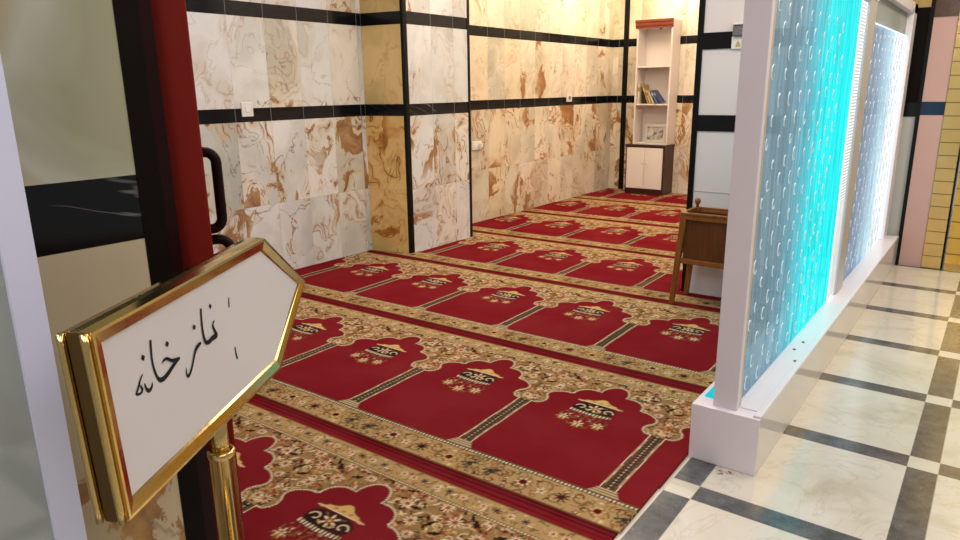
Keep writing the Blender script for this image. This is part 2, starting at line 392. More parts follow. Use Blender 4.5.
# hall far wall: grey/brown pilaster and the pink panelled pier
hw = bmesh.new()
yw = 5.95
box(hw, -.775, -.540, yw, yw + .2, 0, 1.085, 0); box(hw, -.775, -.540, yw - .004, yw + .2, 1.085, 1.185, 1)
box(hw, -.775, -.540, yw - .012, yw + .2, 1.185, 1.825, 2); box(hw, -.775, -.540, yw, yw + .2, 1.825, HC, 3)
box(hw, -.515, -.372, yw - .02, yw + .2, 0, 1.098, 4); box(hw, -.515, -.372, yw - .022, yw + .2, 1.098, 1.190, 5)
box(hw, -.515, -.372, yw - .02, yw + .2, 1.190, 1.755, 4); box(hw, -.515, -.372, yw - .025, yw + .2, 1.755, 1.95, 6)
box(hw, -.515, -.372, yw - .02, yw + .2, 1.95, HC, 3)
box(hw, -.54, -.515, yw - .024, yw + .2, 0, 1.95, 7)
struct('wall_hall', hw, [M['grey_panel'], M['black_marble'], M['dark_brown'], gold_mat('gold_ceiling_trim', (.6, .42, .16), .4), M['pink'], M['blueblack'], M['brown_marble'], M['black_trim']], recalc=True)
struct('ceiling', bx(-4.4, 2.6, -1.8, 9.0, HC, HC + .1), M['ceiling'])

# gold clad column and gold lift-like panel beside the pink pier
def gold_lined(name, tint, nlines):
    t = NT(name); P, X, Y, Z = t.pos()
    f = t.m('FRACT', t.m('MULTIPLY', Z, nlines))
    ln = t.m('LESS_THAN', f, .07)
    n = t.noise(t.xyz(t.m('MULTIPLY', X, 7.0), t.m('MULTIPLY', Z, 4.0), 0.0), 1.0, 3)
    b = t.bsdf(t.mix(t.m('MULTIPLY', ln, .8), t.mix(n, tint, tuple(c * .7 for c in tint)), (.10, .06, .02)), .18, .6, .5)
    t.set(b.inputs['Normal'], t.bump(n, .10, .04)); return t.mat
col = thing('gold_column', 'polished gold clad column beside the pink panelled pier', 'column', (-.31, yw, 0))
obj('cladding', bx(-.06, .058, -.03, .15, 0, HC), gold_lined('gold_cladding', (.90, .60, .22), 11), col)
obj('black_strip', bx(.058, .066, -.02, .15, 0, HC), M['black_trim'], col)  # thin black strip between cladding and gold sheet
gp = thing('gold_panel', 'shiny gold wall panel with dark horizontal lines at right edge of hall', 'panel', (.2, yw, 0))
obj('sheet', bx(-.43, .9, -.02, .12, .06, HC), gold_lined('gold_sheet', (.95, .58, .11), 8.5), gp)
obj('skirting', bx(-.43, .9, -.05, .12, 0, .06), gold_mat('gold_skirting', (.75, .5, .16), .2), gp)
obj('moulding', tube(bmesh.new(), [(-.425, -.035, 1.06 + 1.5 * i / 12) for i in range(13)], .012), gold_mat('gold_moulding', (.8, .5, .15), .15), gp, smooth=True)

# ------------------------------------------------------------------ carpets
def srgb(r, g, b): return tuple((c / 255 / 12.92 if c / 255 <= .04045 else ((c / 255 + .055) / 1.055) ** 2.4) for c in (r, g, b))
RED = srgb(119, 26, 33); DRED = srgb(78, 14, 20); TAN = srgb(172, 142, 96); TAN2 = srgb(148, 116, 74); CRM = srgb(222, 202, 166)
BLK = srgb(34, 28, 28); NAVY = srgb(40, 44, 52); RUST = srgb(150, 72, 48); OLIVE = srgb(112, 90, 52); GOLDC = srgb(206, 170, 104)
PX = 0.6026; HALF = PX / 2
ARCH_D = np.array([0.0, .030, .055, .073, .076, .071, .056, .050, .054, .066, .085, .108, .130, .1435, .1440, .1475, .156, .172, .192, .215, .232, .2415, .2418, .2440, .252, .266, .283, HALF])
# closed tan outline polygon (d, v): pillar capital -> scallops -> crown
ARCH = [(0, .432), (.030, .432), (.056, .437), (.072, .455), (.077, .478), (.071, .500), (.056, .520), (.050, .538), (.054, .556), (.068, .573), (.090, .588), (.115, .598), (.1435, .600),
        (.1440, .618), (.150, .640), (.164, .660), (.184, .673), (.210, .680), (.2415, .678), (.2420, .700), (.250, .724), (.263, .745), (.281, .758), (HALF, .763), (HALF, .82), (0, .82)]

def in_poly(x, y, poly):
    r = np.zeros(x.shape, bool); n = len(poly)
    for i in range(n):
        x0, y0 = poly[i]; x1, y1 = poly[(i + 1) % n]
        if y0 == y1: continue
        c = ((y0 > y) != (y1 > y)) & (x < (x1 - x0) * (y - y0) / (y1 - y0) + x0)
        r ^= c
    return r
def dist_line(x, y, pts):
    d = np.full(x.shape, 9.0); s = np.zeros(x.shape); acc = 0.0
    for (x0, y0), (x1, y1) in zip(pts, pts[1:]):
        L2 = (x1 - x0) ** 2 + (y1 - y0) ** 2; L = math.sqrt(L2)
        t = np.clip(((x - x0) * (x1 - x0) + (y - y0) * (y1 - y0)) / L2, 0, 1)
        dd = np.hypot(x - x0 - t * (x1 - x0), y - y0 - t * (y1 - y0))
        k = dd < d; d = np.where(k, dd, d); s = np.where(k, acc + t * L, s); acc += L
    return d, s

def flower(C, u, v, cu, cv, r, petals, colp, colc, rot=0.0, inner=.35):
    du, dv = u - cu, v - cv; rr = np.hypot(du, dv)
    near = rr < r * 1.05
    if not near.any(): return
    th = np.arctan2(dv, du) + rot
    pet = rr < r * (.62 + .38 * np.cos(petals * th))
    C[pet] = colp
    C[rr < r * inner] = colc
def leaf(C, u, v, cu, cv, L, W, ang, c, spine=None):
    du, dv = u - cu, v - cv; ca, sa = math.cos(ang), math.sin(ang)
    a = (du * ca + dv * sa) / L; b = (-du * sa + dv * ca) / W
    m = (np.abs(a) < 1) & (np.abs(b) < (1 - a * a) * (0.75 + .25 * np.cos(9 * a)))
    C[m] = c
    if spine is not None: C[m & (np.abs(b) < .13)] = spine
def scroll(C, u, v, cu, cv, r, ang, c, w=.0026, turns=.75):
    du, dv = u - cu, v - cv; rr = np.hypot(du, dv)
    th = np.mod(np.arctan2(dv, du) - ang, 2 * PI)
    m = (np.abs(rr - r * (1 - .55 * th / (2 * PI * turns))) < w) & (th < 2 * PI * turns)
    C[m] = c

def weave_tile(res):
    """one niche of the runner: u in [0,PX) from pillar centre, v in [-.245,.925)"""
    nu = int(round(PX / res)); nv = int(round(1.17 / res))
    du = PX / nu; dv = 1.17 / nv
    U, V = np.meshgrid((np.arange(nu) + .5) * du, -.245 + (np.arange(nv) + .5) * dv)
    C = np.empty(U.shape + (3,)); C[:] = RED
    D = np.minimum(U, PX - U)
    R = np.random.default_rng(3)
    # --- spandrel field of flowers
    sp = in_poly(D, V, ARCH)
    F = np.empty_like(C); F[:] = TAN2
    for _ in range(950):
        cu = R.uniform(-.02, PX + .02); cv = R.uniform(.42, .83); k = R.integers(0, 9)
        c = (TAN, RUST, OLIVE, BLK, CRM, RUST, GOLDC, DRED, TAN)[k]
        for s in (0, PX, -PX):
            leaf(F, U, V, cu + s, cv, R.uniform(.008, .020), R.uniform(.004, .008), R.uniform(0, PI), c)
    for _ in range(80):
        cu = R.uniform(0, PX); cv = R.uniform(.45, .82)
        for s in (0, PX, -PX): scroll(F, U, V, cu + s, cv, R.uniform(.012, .022), R.uniform(0, 6.28), (BLK, OLIVE, CRM)[R.integers(0, 3)], .0020)
    for cu, cv, r in ((.02, .73, .030), (.125, .70, .026), (.225, .765, .022), (.115, .79, .022), (.345, .79, .022), (.43, .725, .028), (.50, .66, .026), (.555, .78, .026), (.02, .475, .026), (.585, .475, .024), (.06, .625, .026), (.535, .60, .022), (.48, .79, .022), (.04, .56, .016)):
        for s in (0, PX, -PX): flower(F, U, V, cu + s, cv, r, 10, CRM, RUST, .3); 
    for cu, cv, a in ((.18, .745, .6), (.30, .80, 2.2), (.40, .79, .4), (.08, .76, 2.0), (.47, .72, .2), (.56, .68, 1.2), (.0, .65, .5)):
        for s in (0, PX): leaf(F, U, V, cu + s, cv, .024, .011, a, BLK)
    C[sp] = F[sp]
    # --- beaded outline of the arch
    d, s = dist_line(D, V, ARCH[1:-2])
    C[(d < .0048)] = BLK
    C[(d < .0042) & (np.mod(s, .011) < .0085)] = CRM
    C[(d < .0078) & (d >= .0048) & sp] = OLIVE
    # --- pillar between niches
    pm = (V > -.005) & (V < .432)
    wob = .030 + .0015 * np.cos(V * 2 * PI / .21)
    C[pm & (D < wob)] = CRM
    C[pm & (D < wob - .005)] = BLK
    zig = np.abs(np.mod(V, .024) / .024 - .5) * 2
    C[pm & (np.abs(D - .0185) < .0006 + .0014 * zig)] = TAN2
    C[pm & (D < .0024) & (np.mod(V, .02) < .011)] = CRM
    C[pm & (np.abs(D - .0095) < .0010) & (np.mod(V, .012) < .007)] = TAN2
    bs = (V > -.045) & (V <= .0) & (D < .034 + (-V) * .62); C[bs] = OLIVE
    C[bs & (np.abs(np.mod(V, .013) - .006) < .002)] = CRM
    # --- hanging lamp and blossoms
    mu, mv = HALF - .008, .0
    uu = U - mu
    au = np.abs(uu)
    base_r = .556 - .05 * np.clip(au - .055, 0, 1) + .10 * np.clip(au - .085, 0, 1)
    top_r = .560 + .046 * np.exp(-(uu / .055) ** 2) + .005 * np.cos(uu * 90) * (au < .07)
    roof = (au < .105) & (V > base_r) & (V < np.maximum(top_r, base_r + .006))
    C[roof] = GOLDC
    C[roof & (V < base_r + .0035)] = CRM
    for cu2 in (-.034, 0, .034):
        leaf(C, U, V, mu + cu2, .572, .010, .005, .4, RUST)
    body = (np.abs(uu / .094) ** 2.6 + np.abs((V - .506) / .047) ** 2.6 < 1)
    C[body] = BLK
    for sg in (-1, 1):
        for k in np.linspace(0, 1, 40):
            th = k * 4.6; r3 = .024 * (1 - .62 * k)
            cx3 = sg * (.060 + r3 * math.cos(th)); cy3 = .505 + r3 * math.sin(th)
            C[np.hypot(uu - cx3, V - cy3) < .0030] = CRM
        leaf(C, U, V, mu + sg * .034, .535, .016, .005, sg * .5, OLIVE)
    flower(C, U, V, mu, .512, .034, 6, CRM, RUST, .3, .42); C[np.hypot(uu, V - .512) < .007] = GOLDC
    leaf(C, U, V, mu - .026, .490, .014, .006, -.6, GOLDC); leaf(C, U, V, mu + .026, .490, .014, .006, .6, GOLDC)
    Vb = V - .9 * uu ** 2
    bead = (au < .092) & (Vb > .446) & (Vb <= .467)
    C[bead] = BLK; C[bead & (np.mod(uu, .0150) < .0080) & (Vb > .449)] = CRM
    for cu2, cv2, r2 in ((-.080, .385, .030), (.0, .355, .030), (.078, .378, .030)):
        flower(C, U, V, mu + cu2, cv2, r2, 7, GOLDC, OLIVE, .2, .35); flower(C, U, V, mu + cu2, cv2 + .006, r2 * .72, 5, CRM, RUST, .9, .28)
        for g in (.4, 1.5, 2.7): leaf(C, U, V, mu + cu2 + .026 * math.cos(g), cv2 - .026 * math.sin(g), .012, .005, -g, OLIVE)
    for k in range(26):
        leaf(C, U, V, mu + R.uniform(-.095, .095), R.uniform(.385, .445), R.uniform(.005, .010), .0032, R.uniform(0, 3), (OLIVE, BLK, CRM, TAN2)[k % 4])
    for a, b, g in ((-.045, .395, .5), (.045, .39, 2.6), (-.04, .345, 2.4), (.04, .34, .7), (-.1, .41, 1.8), (.1, .405, 1.2)):
        leaf(C, U, V, mu + a, b, .017, .006, g, OLIVE)
    for k in range(5):
        a = -.06 + .03 * k; C[(np.abs(uu - a - .004 * np.sin(V * 120)) < .0022) & (V > .395) & (V < .45)] = OLIVE
    # --- lower border
    rope = (V > -.062) & (V < -.043)
    C[rope] = BLK; C[rope & (V > -.059) & (V < -.046) & (np.mod(U, PX / 40) < PX / 40 * .58)] = CRM
    C[(V > -.045) & (V < -.041)] = OLIVE
    bd = (V >= -.190) & (V <= -.062)
    B = np.empty_like(C); B[:] = TAN
    for _ in range(60):
        cu = R.uniform(0, PX); cv = R.uniform(-.185, -.07)
        for s in (0, PX, -PX): leaf(B, U, V, cu + s, cv, R.uniform(.008, .016), R.uniform(.003, .006), R.uniform(0, PI), (OLIVE, GOLDC, TAN2, CRM, RUST)[R.integers(0, 5)])
    for _ in range(70):
        cu = R.uniform(0, PX); cv = R.uniform(-.185, -.07); rr_ = R.uniform(.010, .022); g_ = R.uniform(0, 6.28); cc_ = (BLK, OLIVE, BLK, RUST)[R.integers(0, 4)]
        for s in (0, PX, -PX): scroll(B, U, V, cu + s, cv, rr_, g_, cc_, .0019)
    for i in range(8):
        cu = (i + .5) * PX / 8; sgn = 1 if i % 2 else -1
        for s in (0, PX, -PX):
            scroll(B, U, V, cu + s, -.126 + sgn * .022, .036, 1.2 * i, OLIVE, .0032); scroll(B, U, V, cu + s + .02, -.126 - sgn * .02, .024, 2.2 * i + 1, TAN2, .0028)
    for s in (0, PX, -PX):
        for cu, g in ((.12, .9), (.215, .9)):
            for q in (-.55, 0, .55): leaf(B, U, V, cu + s + .010 * q, -.128 - .008 * q, .036, .0085, g + q, NAVY, OLIVE)
        flower(B, U, V, .345 + s, -.122, .027, 7, CRM, DRED, .2, .55); flower(B, U, V, .50 + s, -.130, .030, 8, DRED, BLK, 0, .4)
        flower(B, U, V, .03 + s, -.132, .028, 7, GOLDC, DRED, .5, .5); flower(B, U, V, .425 + s, -.135, .020, 5, CRM, OLIVE, .8, .3)
        for cu, cv in ((.29, -.155), (.39, -.09), (.46, -.165), (.56, -.09), (.08, -.085), (.17, -.17)): leaf(B, U, V, cu + s, cv, .013, .006, cu * 9, DRED)
    C[bd] = B[bd]
    C[(V > -.196) & (V < -.186)] = OLIVE
    # --- selvedge stripes
    C[V < -.194] = DRED; C[(V < -.228)] = RED; C[(np.abs(V + .212) < .003)] = RED
    # --- upper border
    up = (V >= .805) & (V <= .895)
    B[:] = TAN
    for _ in range(110):
        cu = R.uniform(0, PX); cv = R.uniform(.82, .89)
        for s in (0, PX, -PX): leaf(B, U, V, cu + s, cv, R.uniform(.007, .016), R.uniform(.003, .006), R.uniform(0, PI), (OLIVE, GOLDC, TAN2, CRM, RUST, OLIVE)[R.integers(0, 6)])
    for s in (0, PX, -PX):
        for cu in (.09, .20, .39, .50):
            for q in range(3): leaf(B, U, V, cu + s, .858, .018, .0055, q * PI / 3 + .3, NAVY)
        for cu in (.04, .145, .30, .345, .45, .56): flower(B, U, V, cu + s, .855, .017, 7, CRM, RUST, cu)
    C[up] = B[up]
    rp = (V > .800) & (V < .814); C[rp] = OLIVE; C[rp & (V > .803) & (V < .811) & (np.mod(U, PX / 48) < PX / 48 * .6)] = CRM
    C[V > .893] = RED; C[(V > .893) & (V < .899)] = OLIVE
    return C

def weave_sampled(res):
    ss = 3 if res > .0045 else 2
    T = weave_tile(res / ss)
    h, w, _ = T.shape; h2, w2 = h // ss, w // ss
    return T[:h2 * ss, :w2 * ss].reshape(h2, ss, w2, ss, 3).mean((1, 3))
TILES = {}
YAW = -0.01481
cyw, syw = math.cos(YAW), math.sin(YAW)
def keep(X, Y):
    k = (X > XL + .004) & (X < -.772) & (Y < YE - .006)
    k &= ~((X < -3.792) & (Y > 4.135 + (X + 3.8) * .263) & (Y < 4.96))
    k &= ~((X > -1.586) & (Y > 4.314))
    k &= ~((X > -1.0) & (Y < .64))
    return k
def carpet(v0, x0, res, label, pitch=1.17):
    """v0: carpet-frame depth of the pillar feet, x0: carpet-frame x of one pillar"""
    if res not in TILES: TILES[res] = weave_sampled(res)
    T = TILES[res]; h, w, _ = T.shape; du, dv = PX / w, 1.17 / h
    i0 = int((-4.32 - x0) / du); i1 = int((-.66 - x0) / du)
    n = i1 - i0
    A, B = np.meshgrid(x0 + (np.arange(i0, i1) + .5) * du, v0 + (-.245 + (np.arange(h) + .5) * dv) * (pitch - .001) / 1.17)
    X = cyw * A + syw * B; Y = -syw * A + cyw * B
    Cc = T[:, np.mod(np.arange(i0, i1), w)]
    k = keep(X, Y)
    fk = k[:-1, :-1] & k[1:, :-1] & k[:-1, 1:] & k[1:, 1:]
    used = np.zeros_like(k)
    used[:-1, :-1] |= fk; used[1:, :-1] |= fk; used[:-1, 1:] |= fk; used[1:, 1:] |= fk
    idx = -np.ones(k.shape, np.int64); nv = int(used.sum()); idx[used] = np.arange(nv)
    z = .010 + .0012 * np.sin(A * 5.1 + v0 * 7) * np.sin(B * 4.3)
    edge = np.minimum(np.arange(h), np.arange(h)[::-1])[:, None] * dv
    z = np.where(edge < .012, z - .004 * (1 - edge / .012), z)
    vt = np.stack([X[used], Y[used], z[used]], 1)
    q = np.stack([idx[:-1, :-1][fk], idx[:-1, 1:][fk], idx[1:, 1:][fk], idx[1:, :-1][fk]], 1)
    # skirt down to the floor around the outline
    e = np.concatenate([q[:, [0, 1]], q[:, [1, 2]], q[:, [2, 3]], q[:, [3, 0]]]); key = e.min(1) * nv + e.max(1)
    _, first, cnt = np.unique(key, return_index=True, return_counts=True)
    be = e[first[cnt == 1]]; bv = np.unique(be); mp = -np.ones(nv, np.int64); mp[bv] = nv + np.arange(len(bv))
    low = vt[bv].copy(); low[:, 2] = .0005
    sk = np.stack([be[:, 1], be[:, 0], mp[be[:, 0]], mp[be[:, 1]]], 1)
    vt = np.concatenate([vt, low]); q = np.concatenate([q, sk])
    cc = np.ones((len(vt), 4), np.float32); cc[:nv, :3] = Cc[used]; cc[nv:, :3] = cc[bv, :3]
    me = bpy.data.meshes.new('carpet_runner')
    me.vertices.add(len(vt)); me.vertices.foreach_set('co', vt.astype(np.float32).ravel())
    me.loops.add(q.size); me.loops.foreach_set('vertex_index', q.astype(np.int32).ravel())
    me.polygons.add(len(q)); me.polygons.foreach_set('loop_start', np.arange(0, q.size, 4, dtype=np.int32)); 
    me.update(calc_edges=True); me.validate()
    at = me.color_attributes.new('weave', 'FLOAT_COLOR', 'POINT'); at.data.foreach_set('color', cc.ravel())
    me.materials.append(M['carpet'])
    o = bpy.data.objects.new('carpet_runner', me); COL.objects.link(o)
    return tag(o, label, 'carpet', 'red prayer carpet runners laid across the room')
carpet(0.752, -2.6869 + .275 , .0045, 'red prayer carpet runner nearest the camera, partly behind the gold arrow sign', 1.172)
carpet(1.9232, -2.6869, .0045, 'red prayer carpet runner whose right end meets the white partition base, second from the camera', 1.191)
carpet(3.1144, -3.3145, .0055, 'red prayer carpet runner third from camera, ending at the wooden bin front leg', 1.1685)
carpet(4.2829, -2.9938, .008, 'red prayer carpet runner along the projecting wall pier, under the wooden bin', 1.1535)
carpet(5.4364, -3.6189, .010, 'red prayer carpet runner just beyond the projecting wall pier', 1.1714)
carpet(6.6078, -3.5585, .012, 'red prayer carpet runner one row short of the bookcase', 1.152)
carpet(7.76, -3.75, .012, 'farthest red prayer carpet runner, in front of the bookcase')

# ------------------------------------------------------------------ door leaf with handles
A = Vector((-.982, .606, 0)); dr = Vector((-.8515, .5243, 0)); nr = Vector((.5243, .8515, 0))
door = thing('door_leaf', 'dark red door leaf standing open edge-on beside the onyx wall', 'door', A, 0)
Md = Matrix(((dr.x, nr.x, 0, 0), (dr.y, nr.y, 0, 0), (0, 0, 1, 0), (0, 0, 0, 1)))
bm = bmesh.new(); box(bm, 0, .86, -.052, 0, .022, 2.2, 0, Md); obj('panel', bm, M['red_paint'], door, bevel=.003)
def dhandle(z0, z1, s, p, name):
    bm = bmesh.new(); r = .026
    pts = [(s, -.001, z1)]
    for k in range(7):
        a = PI / 2 * k / 6; pts.append((s, p - r + r * math.sin(a), z1 - r + r * math.cos(a)))
    for k in range(7):
        a = PI / 2 * k / 6; pts.append((s, p - r + r * math.cos(a), z0 + r - r * math.sin(a)))
    pts.append((s, -.001, z0))
    tube(bm, [Md @ Vector(q) for q in pts], .0125, 12)
    return obj(name, bm, M['maroon'], door, smooth=True)
dhandle(.992, 1.180, .66, .029, 'handle')
dhandle(.74, .965, .66, .042, 'handle')

# ------------------------------------------------------------------ glass partition at far left
gpn = thing('glass_partition', 'pale framed frosted glass partition at left edge', 'partition', (-.85, .29, 0))
obj('frame_post', bx(-.012, .004, -.0165, .0165, 0, HC - .01), solid('lavender_frame', (.60, .60, .74), .3, 0, .4, .02, 4), gpn)
obj('glass_pane', bx(-.008, -.002, -1.2, -.0165, .05, HC - .02), M['partition_glass'], gpn)
obj('bottom_rail', bx(-.012, .004, -1.2, -.0165, 0, .05), M['white'], gpn)

# ------------------------------------------------------------------ water bubble partition
XP0, XP1 = -.772, -.535
par = thing('bubble_wall_partition', 'white partition with glowing cyan bubble water panels on a white plinth', 'partition', (0, 0, 0))
pl = bmesh.new(); box(pl, XP0, XP1, 2.29, 5.92, 0, .215)
pl.faces.ensure_lookup_table()
for f in pl.faces:
    f.normal_update()
    if f.normal.x > .5: f.material_index = 1
obj('plinth', pl, [M['white'], M['white_gloss']], par, bevel=.003)
lg = bmesh.new(); box(lg, -.560, XP1, 2.30, 5.90, .215, .224); box(lg, -.618, -.560, 2.35, 5.90, .215, .219); obj('ledge', lg, M['white'], par, bevel=.002)
obj('end_board', bx(-.705, -.621, 2.315, 2.345, .215, HC - .02), M['post_white'], par, bevel=.002)
obj('edge_strip', bx(-.640, -.6215, 2.345, 2.366, .22, 1.72), M['beige_edge'], par)
obj('middle_post', bx(-.700, -.618, 4.03, 4.215, .215, 1.80), solid('satin_aluminium_post', (.50, .50, .50), .3, .3, .5, .04, 5), par, bevel=.003)
obj('end_post', bx(-.700, -.612, 5.72, 5.88, .215, 1.84), M['white'], par, bevel=.003)
obj('top_beam', bx(-.705, -.612, 4.215, 5.88, 1.775, 1.84), M['white'], par, bevel=.003)
obj('top_beam', bx(-.705, -.612, 2.345, 4.215, 1.72, 1.80), M['white'], par, bevel=.003)
def bubbles(y0, y1, dy, dz, x, seed):
    R = np.random.default_rng(seed); bm = bmesh.new(); j = 0; z = .27
    while z < 1.58:
        y = y0 + (j % 3) * dy / 3 + .02
        while y < y1:
            cy = y + R.uniform(-.012, .012); cz = z + R.uniform(-.012, .012); rz = R.uniform(.017, .027); ry = rz * R.uniform(.6, .9)
            a0 = R.uniform(.2, 1.2); span = R.uniform(3.6, 5.2)
            tube(bm, [(x, cy + ry * math.cos(a0 + span * k / 10), cz + rz * math.sin(a0 + span * k / 10)) for k in range(11)], [.0008 + .0018 * math.sin(PI * k / 10) for k in range(11)], 5)
            y += dy
        z += dz; j += 1
    return bm
w1 = obj('water_panel', bx(-.672, -.634, 2.368, 3.86, .222, 1.70), M['tank1'], par)
b1 = obj('bubbles', bubbles(2.42, 3.55, .15, .072, -.6335, 4), M['bubble'], w1, smooth=True); b1['kind'] = 'stuff'
w2 = obj('water_panel', bx(-.672, -.634, 4.218, 5.70, .222, 1.62), M['tank2'], par)
b2 = obj('bubbles', bubbles(4.26, 5.55, .15, .072, -.6335, 9), M['bubble'], w2, smooth=True); b2['kind'] = 'stuff'
rib = bmesh.new()
box(rib, -.665, -.632, 3.865, 4.025, .222, 1.70)
rib2 = bmesh.new()
for k in range(96): box(rib2, -.632, -.627, 3.872, 4.02, .235 + k * .0152, .2425 + k * .0152)
lt_ = obj('ribbed_light', rib, [M['white_led']], par); obj('ribs', rib2, M['white'], lt_)
obj('cyan_light', bx(-.676, -.673, 3.72, 3.86, .222, 1.62), M['cyan_led'], par)
obj('end_light', bx(-.66, -.632, 5.702, 5.719, .222, 1.60), M['white_led'], par)
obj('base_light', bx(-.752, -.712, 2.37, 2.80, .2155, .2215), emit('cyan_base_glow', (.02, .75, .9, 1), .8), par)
obj('upper_sheet', bx(-.660, -.650, 4.218, 5.715, 1.63, 1.775), M['partition_glass'], par)
obj('water_line', bx(-.672, -.634, 4.218, 5.70, 1.621, 1.629), M['white_led'], par)  # bright top edge of the panel, its shine put in as emission
for x, y in ((-.590, 3.154), (-.566, 2.904), (-.600, 3.04)):
    obj('screw', lathe(bmesh.new(), [(.006, 0), (.006, .003), (.003, .004)], (x, y, .219), 12), M['steel'], par)

# ------------------------------------------------------------------ wall plates
sw = thing('light_switch', 'small square white light switch on the left wall black band', 'light switch', (XL, 2.944, 1.20))
obj('plate', bx(0, .012, -.045, .045, -.047, .047), M['plastic'], sw, bevel=.003)
obj('rocker', bx(.012, .016, -.016, .016, -.020, .020), solid('rocker_plastic', (.85, .82, .78), .3), sw, bevel=.001)
so = thing('wall_socket', 'white double wall socket low on the back marble wall beyond the pier', 'socket', (XL, 5.535, .775))
obj('plate', bx(0, .014, -.075, .075, -.042, .042), M['plastic'], so, bevel=.004)
for s in (-.035, .035): obj('outlet', lathe(bmesh.new(), [(.022, 0), (.022, .004), (.016, .006)], (0, 0, 0), 20), M['plastic'], so).matrix_local = Matrix.Translation((.013, s, 0)) @ Matrix.Rotation(PI / 2, 4, 'Y')
obj('plug', bx(.016, .05, .02, .055, -.02, .02), M['cab_white'], so, bevel=.004)
s2 = thing('light_switch', 'small white light switch far along the back wall black band', 'light switch', (XL, 7.35, 1.20))
obj('plate', bx(0, .012, -.06, .06, -.045, .045), M['plastic'], s2, bevel=.003)
obj('rocker', bx(.012, .016, -.02, .02, -.02, .02), M['plastic_grey'], s2, bevel=.001)
s3 = thing('control_plate', 'white wall plate with grey box and yellow mark beside the upper black band', 'wall plate', (-1.335, 4.322, 1.525))
obj('plate', bx(-.036, .036, -.008, .010, 0, .070), M['plastic'], s3, bevel=.002)
obj('grey_box', bx(-.028, .038, -.030, .010, .072, .132), M['plastic_grey'], s3, bevel=.004)
obj('box_lid', bx(-.030, .040, -.040, 0, .132, .142), M['plastic'], s3, bevel=.003)
em_ = bmesh.new(); prism(em_, [(-.012, .012), (.016, .012), (.013, .030), (.002, .048), (-.008, .030)], -.0095, -.008); obj('yellow_mark', em_, solid('yellow_mark', (.55, .40, .13), .5), s3)

# ------------------------------------------------------------------ bookcase
YB = 8.15
bc = thing('bookcase', 'tall white open bookcase with cherry cornice over a dark cabinet, against end wall', 'bookcase', (-3.54, YB, .002))
cb = thing
cab = bmesh.new(); box(cab, -.26, .245, 0, .305, .012, .075); box(cab, -.26, -.242, 0, .305, .075, .59); box(cab, .228, .245, 0, .305, .075, .59); box(cab, -.242, .228, .29, .305, .075, .59); box(cab, -.268, .252, -.012, .305, .59, .622)
obj('cabinet', cab, M['cab_brown'], bc, bevel=.003)
for x0, x1, hx in ((-.240, -.007, -.03), (-.003, .226, .03)):
    d = obj('door', bx(x0, x1, -.014, .006, .082, .584), M['cab_white'], bc, bevel=.003)
    obj('knob', lathe(bmesh.new(), [(.006, 0), (.006, .01), (.010, .014), (.010, .02), (.005, .024)], (0, 0, 0), 14), M['shelf_white'], d).matrix_local = Matrix.Translation((hx, -.012, .40)) @ Matrix.Rotation(PI / 2, 4, 'X')
X0, X1, Y0, Y1 = -.205, .245, .06, .305
obj('side_panel', bx(X0, X0 + .02, Y0, Y1, .622, 1.99), M['shelf_white'], bc, bevel=.002)
obj('side_panel', bx(X1 - .02, X1, Y0, Y1, .622, 1.99), M['shelf_white'], bc, bevel=.002)
obj('back_panel', bx(X0 + .02, X1 - .02, Y1 - .012, Y1, .622, 1.99), M['shelf_white'], bc)
for z in (1.092, 1.535): obj('shelf', bx(X0 + .02, X1 - .02, Y0 + .004, Y1 - .012, z, z + .018), M['shelf_white'], bc, bevel=.002)
obj('bottom_board', bx(X0 + .02, X1 - .02, Y0 + .004, Y1 - .012, .622, .636), M['shelf_white'], bc)
obj('top_board', bx(X0, X1, Y0, Y1, 1.99, 2.075), M['shelf_white'], bc)
cn = bmesh.new(); prism(cn, [(0, 1.985), (-.012, 1.985), (-.012, 2.005), (-.022, 2.012), (-.022, 2.048), (-.032, 2.056), (-.032, 2.083), (0, 2.083)], X0 - .015, X1 + .005)
o = obj('cornice', cn, M['cornice'], bc)
for v in o.data.vertices: v.co = (v.co.y, v.co.x + Y0, v.co.z)
o.data.flip_normals()
obj('catch', lathe(bmesh.new(), [(.014, 0), (.012, .016), (.004, .022)], (.075, Y0 + .05, 1.967), 12), M['steel'], bc)
# things on it
def book(x, w, h, dpt, tilt, colr, label, cover2=None, z=1.1105):
    b = thing('book', label, 'book', (-3.54 + x, YB + .09, z + .002), 0, 'books leaning on the middle shelf')
    b.rotation_euler = (0, tilt, 0)
    mt = solid('book_cover', colr, .5, 0, .4, .1, 40)
    bm = bmesh.new(); box(bm, 0, .002, 0, dpt, 0, h); box(bm, w - .002, w, 0, dpt, 0, h); box(bm, 0, w, -.002, 0, 0, h); obj('cover', bm, mt, b)
    obj('pages', bx(.002, w - .002, 0, dpt - .006, .004, h - .004), M['paper'], b)
    if cover2: obj('spine_band', bx(.001, w - .001, -.003, -.002, h * .62, h * .80), solid('spine_band', cover2, .5), b)
XI = -.180
book(XI + .003, .026, .235, .14, 0, (.62, .54, .38), 'tall cream book standing upright at left end of the shelf', (.4, .2, .08))
book(XI + .031, .018, .20, .14, 0, (.20, .20, .14), 'grey green upright book second from the left on the shelf')
book(XI + .100, .020, .155, .14, -.30, (.012, .011, .012), 'black book leaning left on the bookshelf')
book(XI + .134, .022, .235, .15, -.36, (.30, .20, .08), 'tall brown book leaning left, highest of the leaning books', (.5, .42, .2))
book(XI + .167, .018, .17, .14, -.40, (.60, .42, .12), 'yellow ochre book leaning left in the middle of the books', (.25, .08, .04))
book(XI + .204, .020, .15, .14, -.46, (.48, .42, .34), 'beige book leaning left beside the blue books')
book(XI + .257, .022, .180, .14, -.60, (.10, .13, .30), 'blue book leaning left, nearest the beige book', (.5, .5, .55))
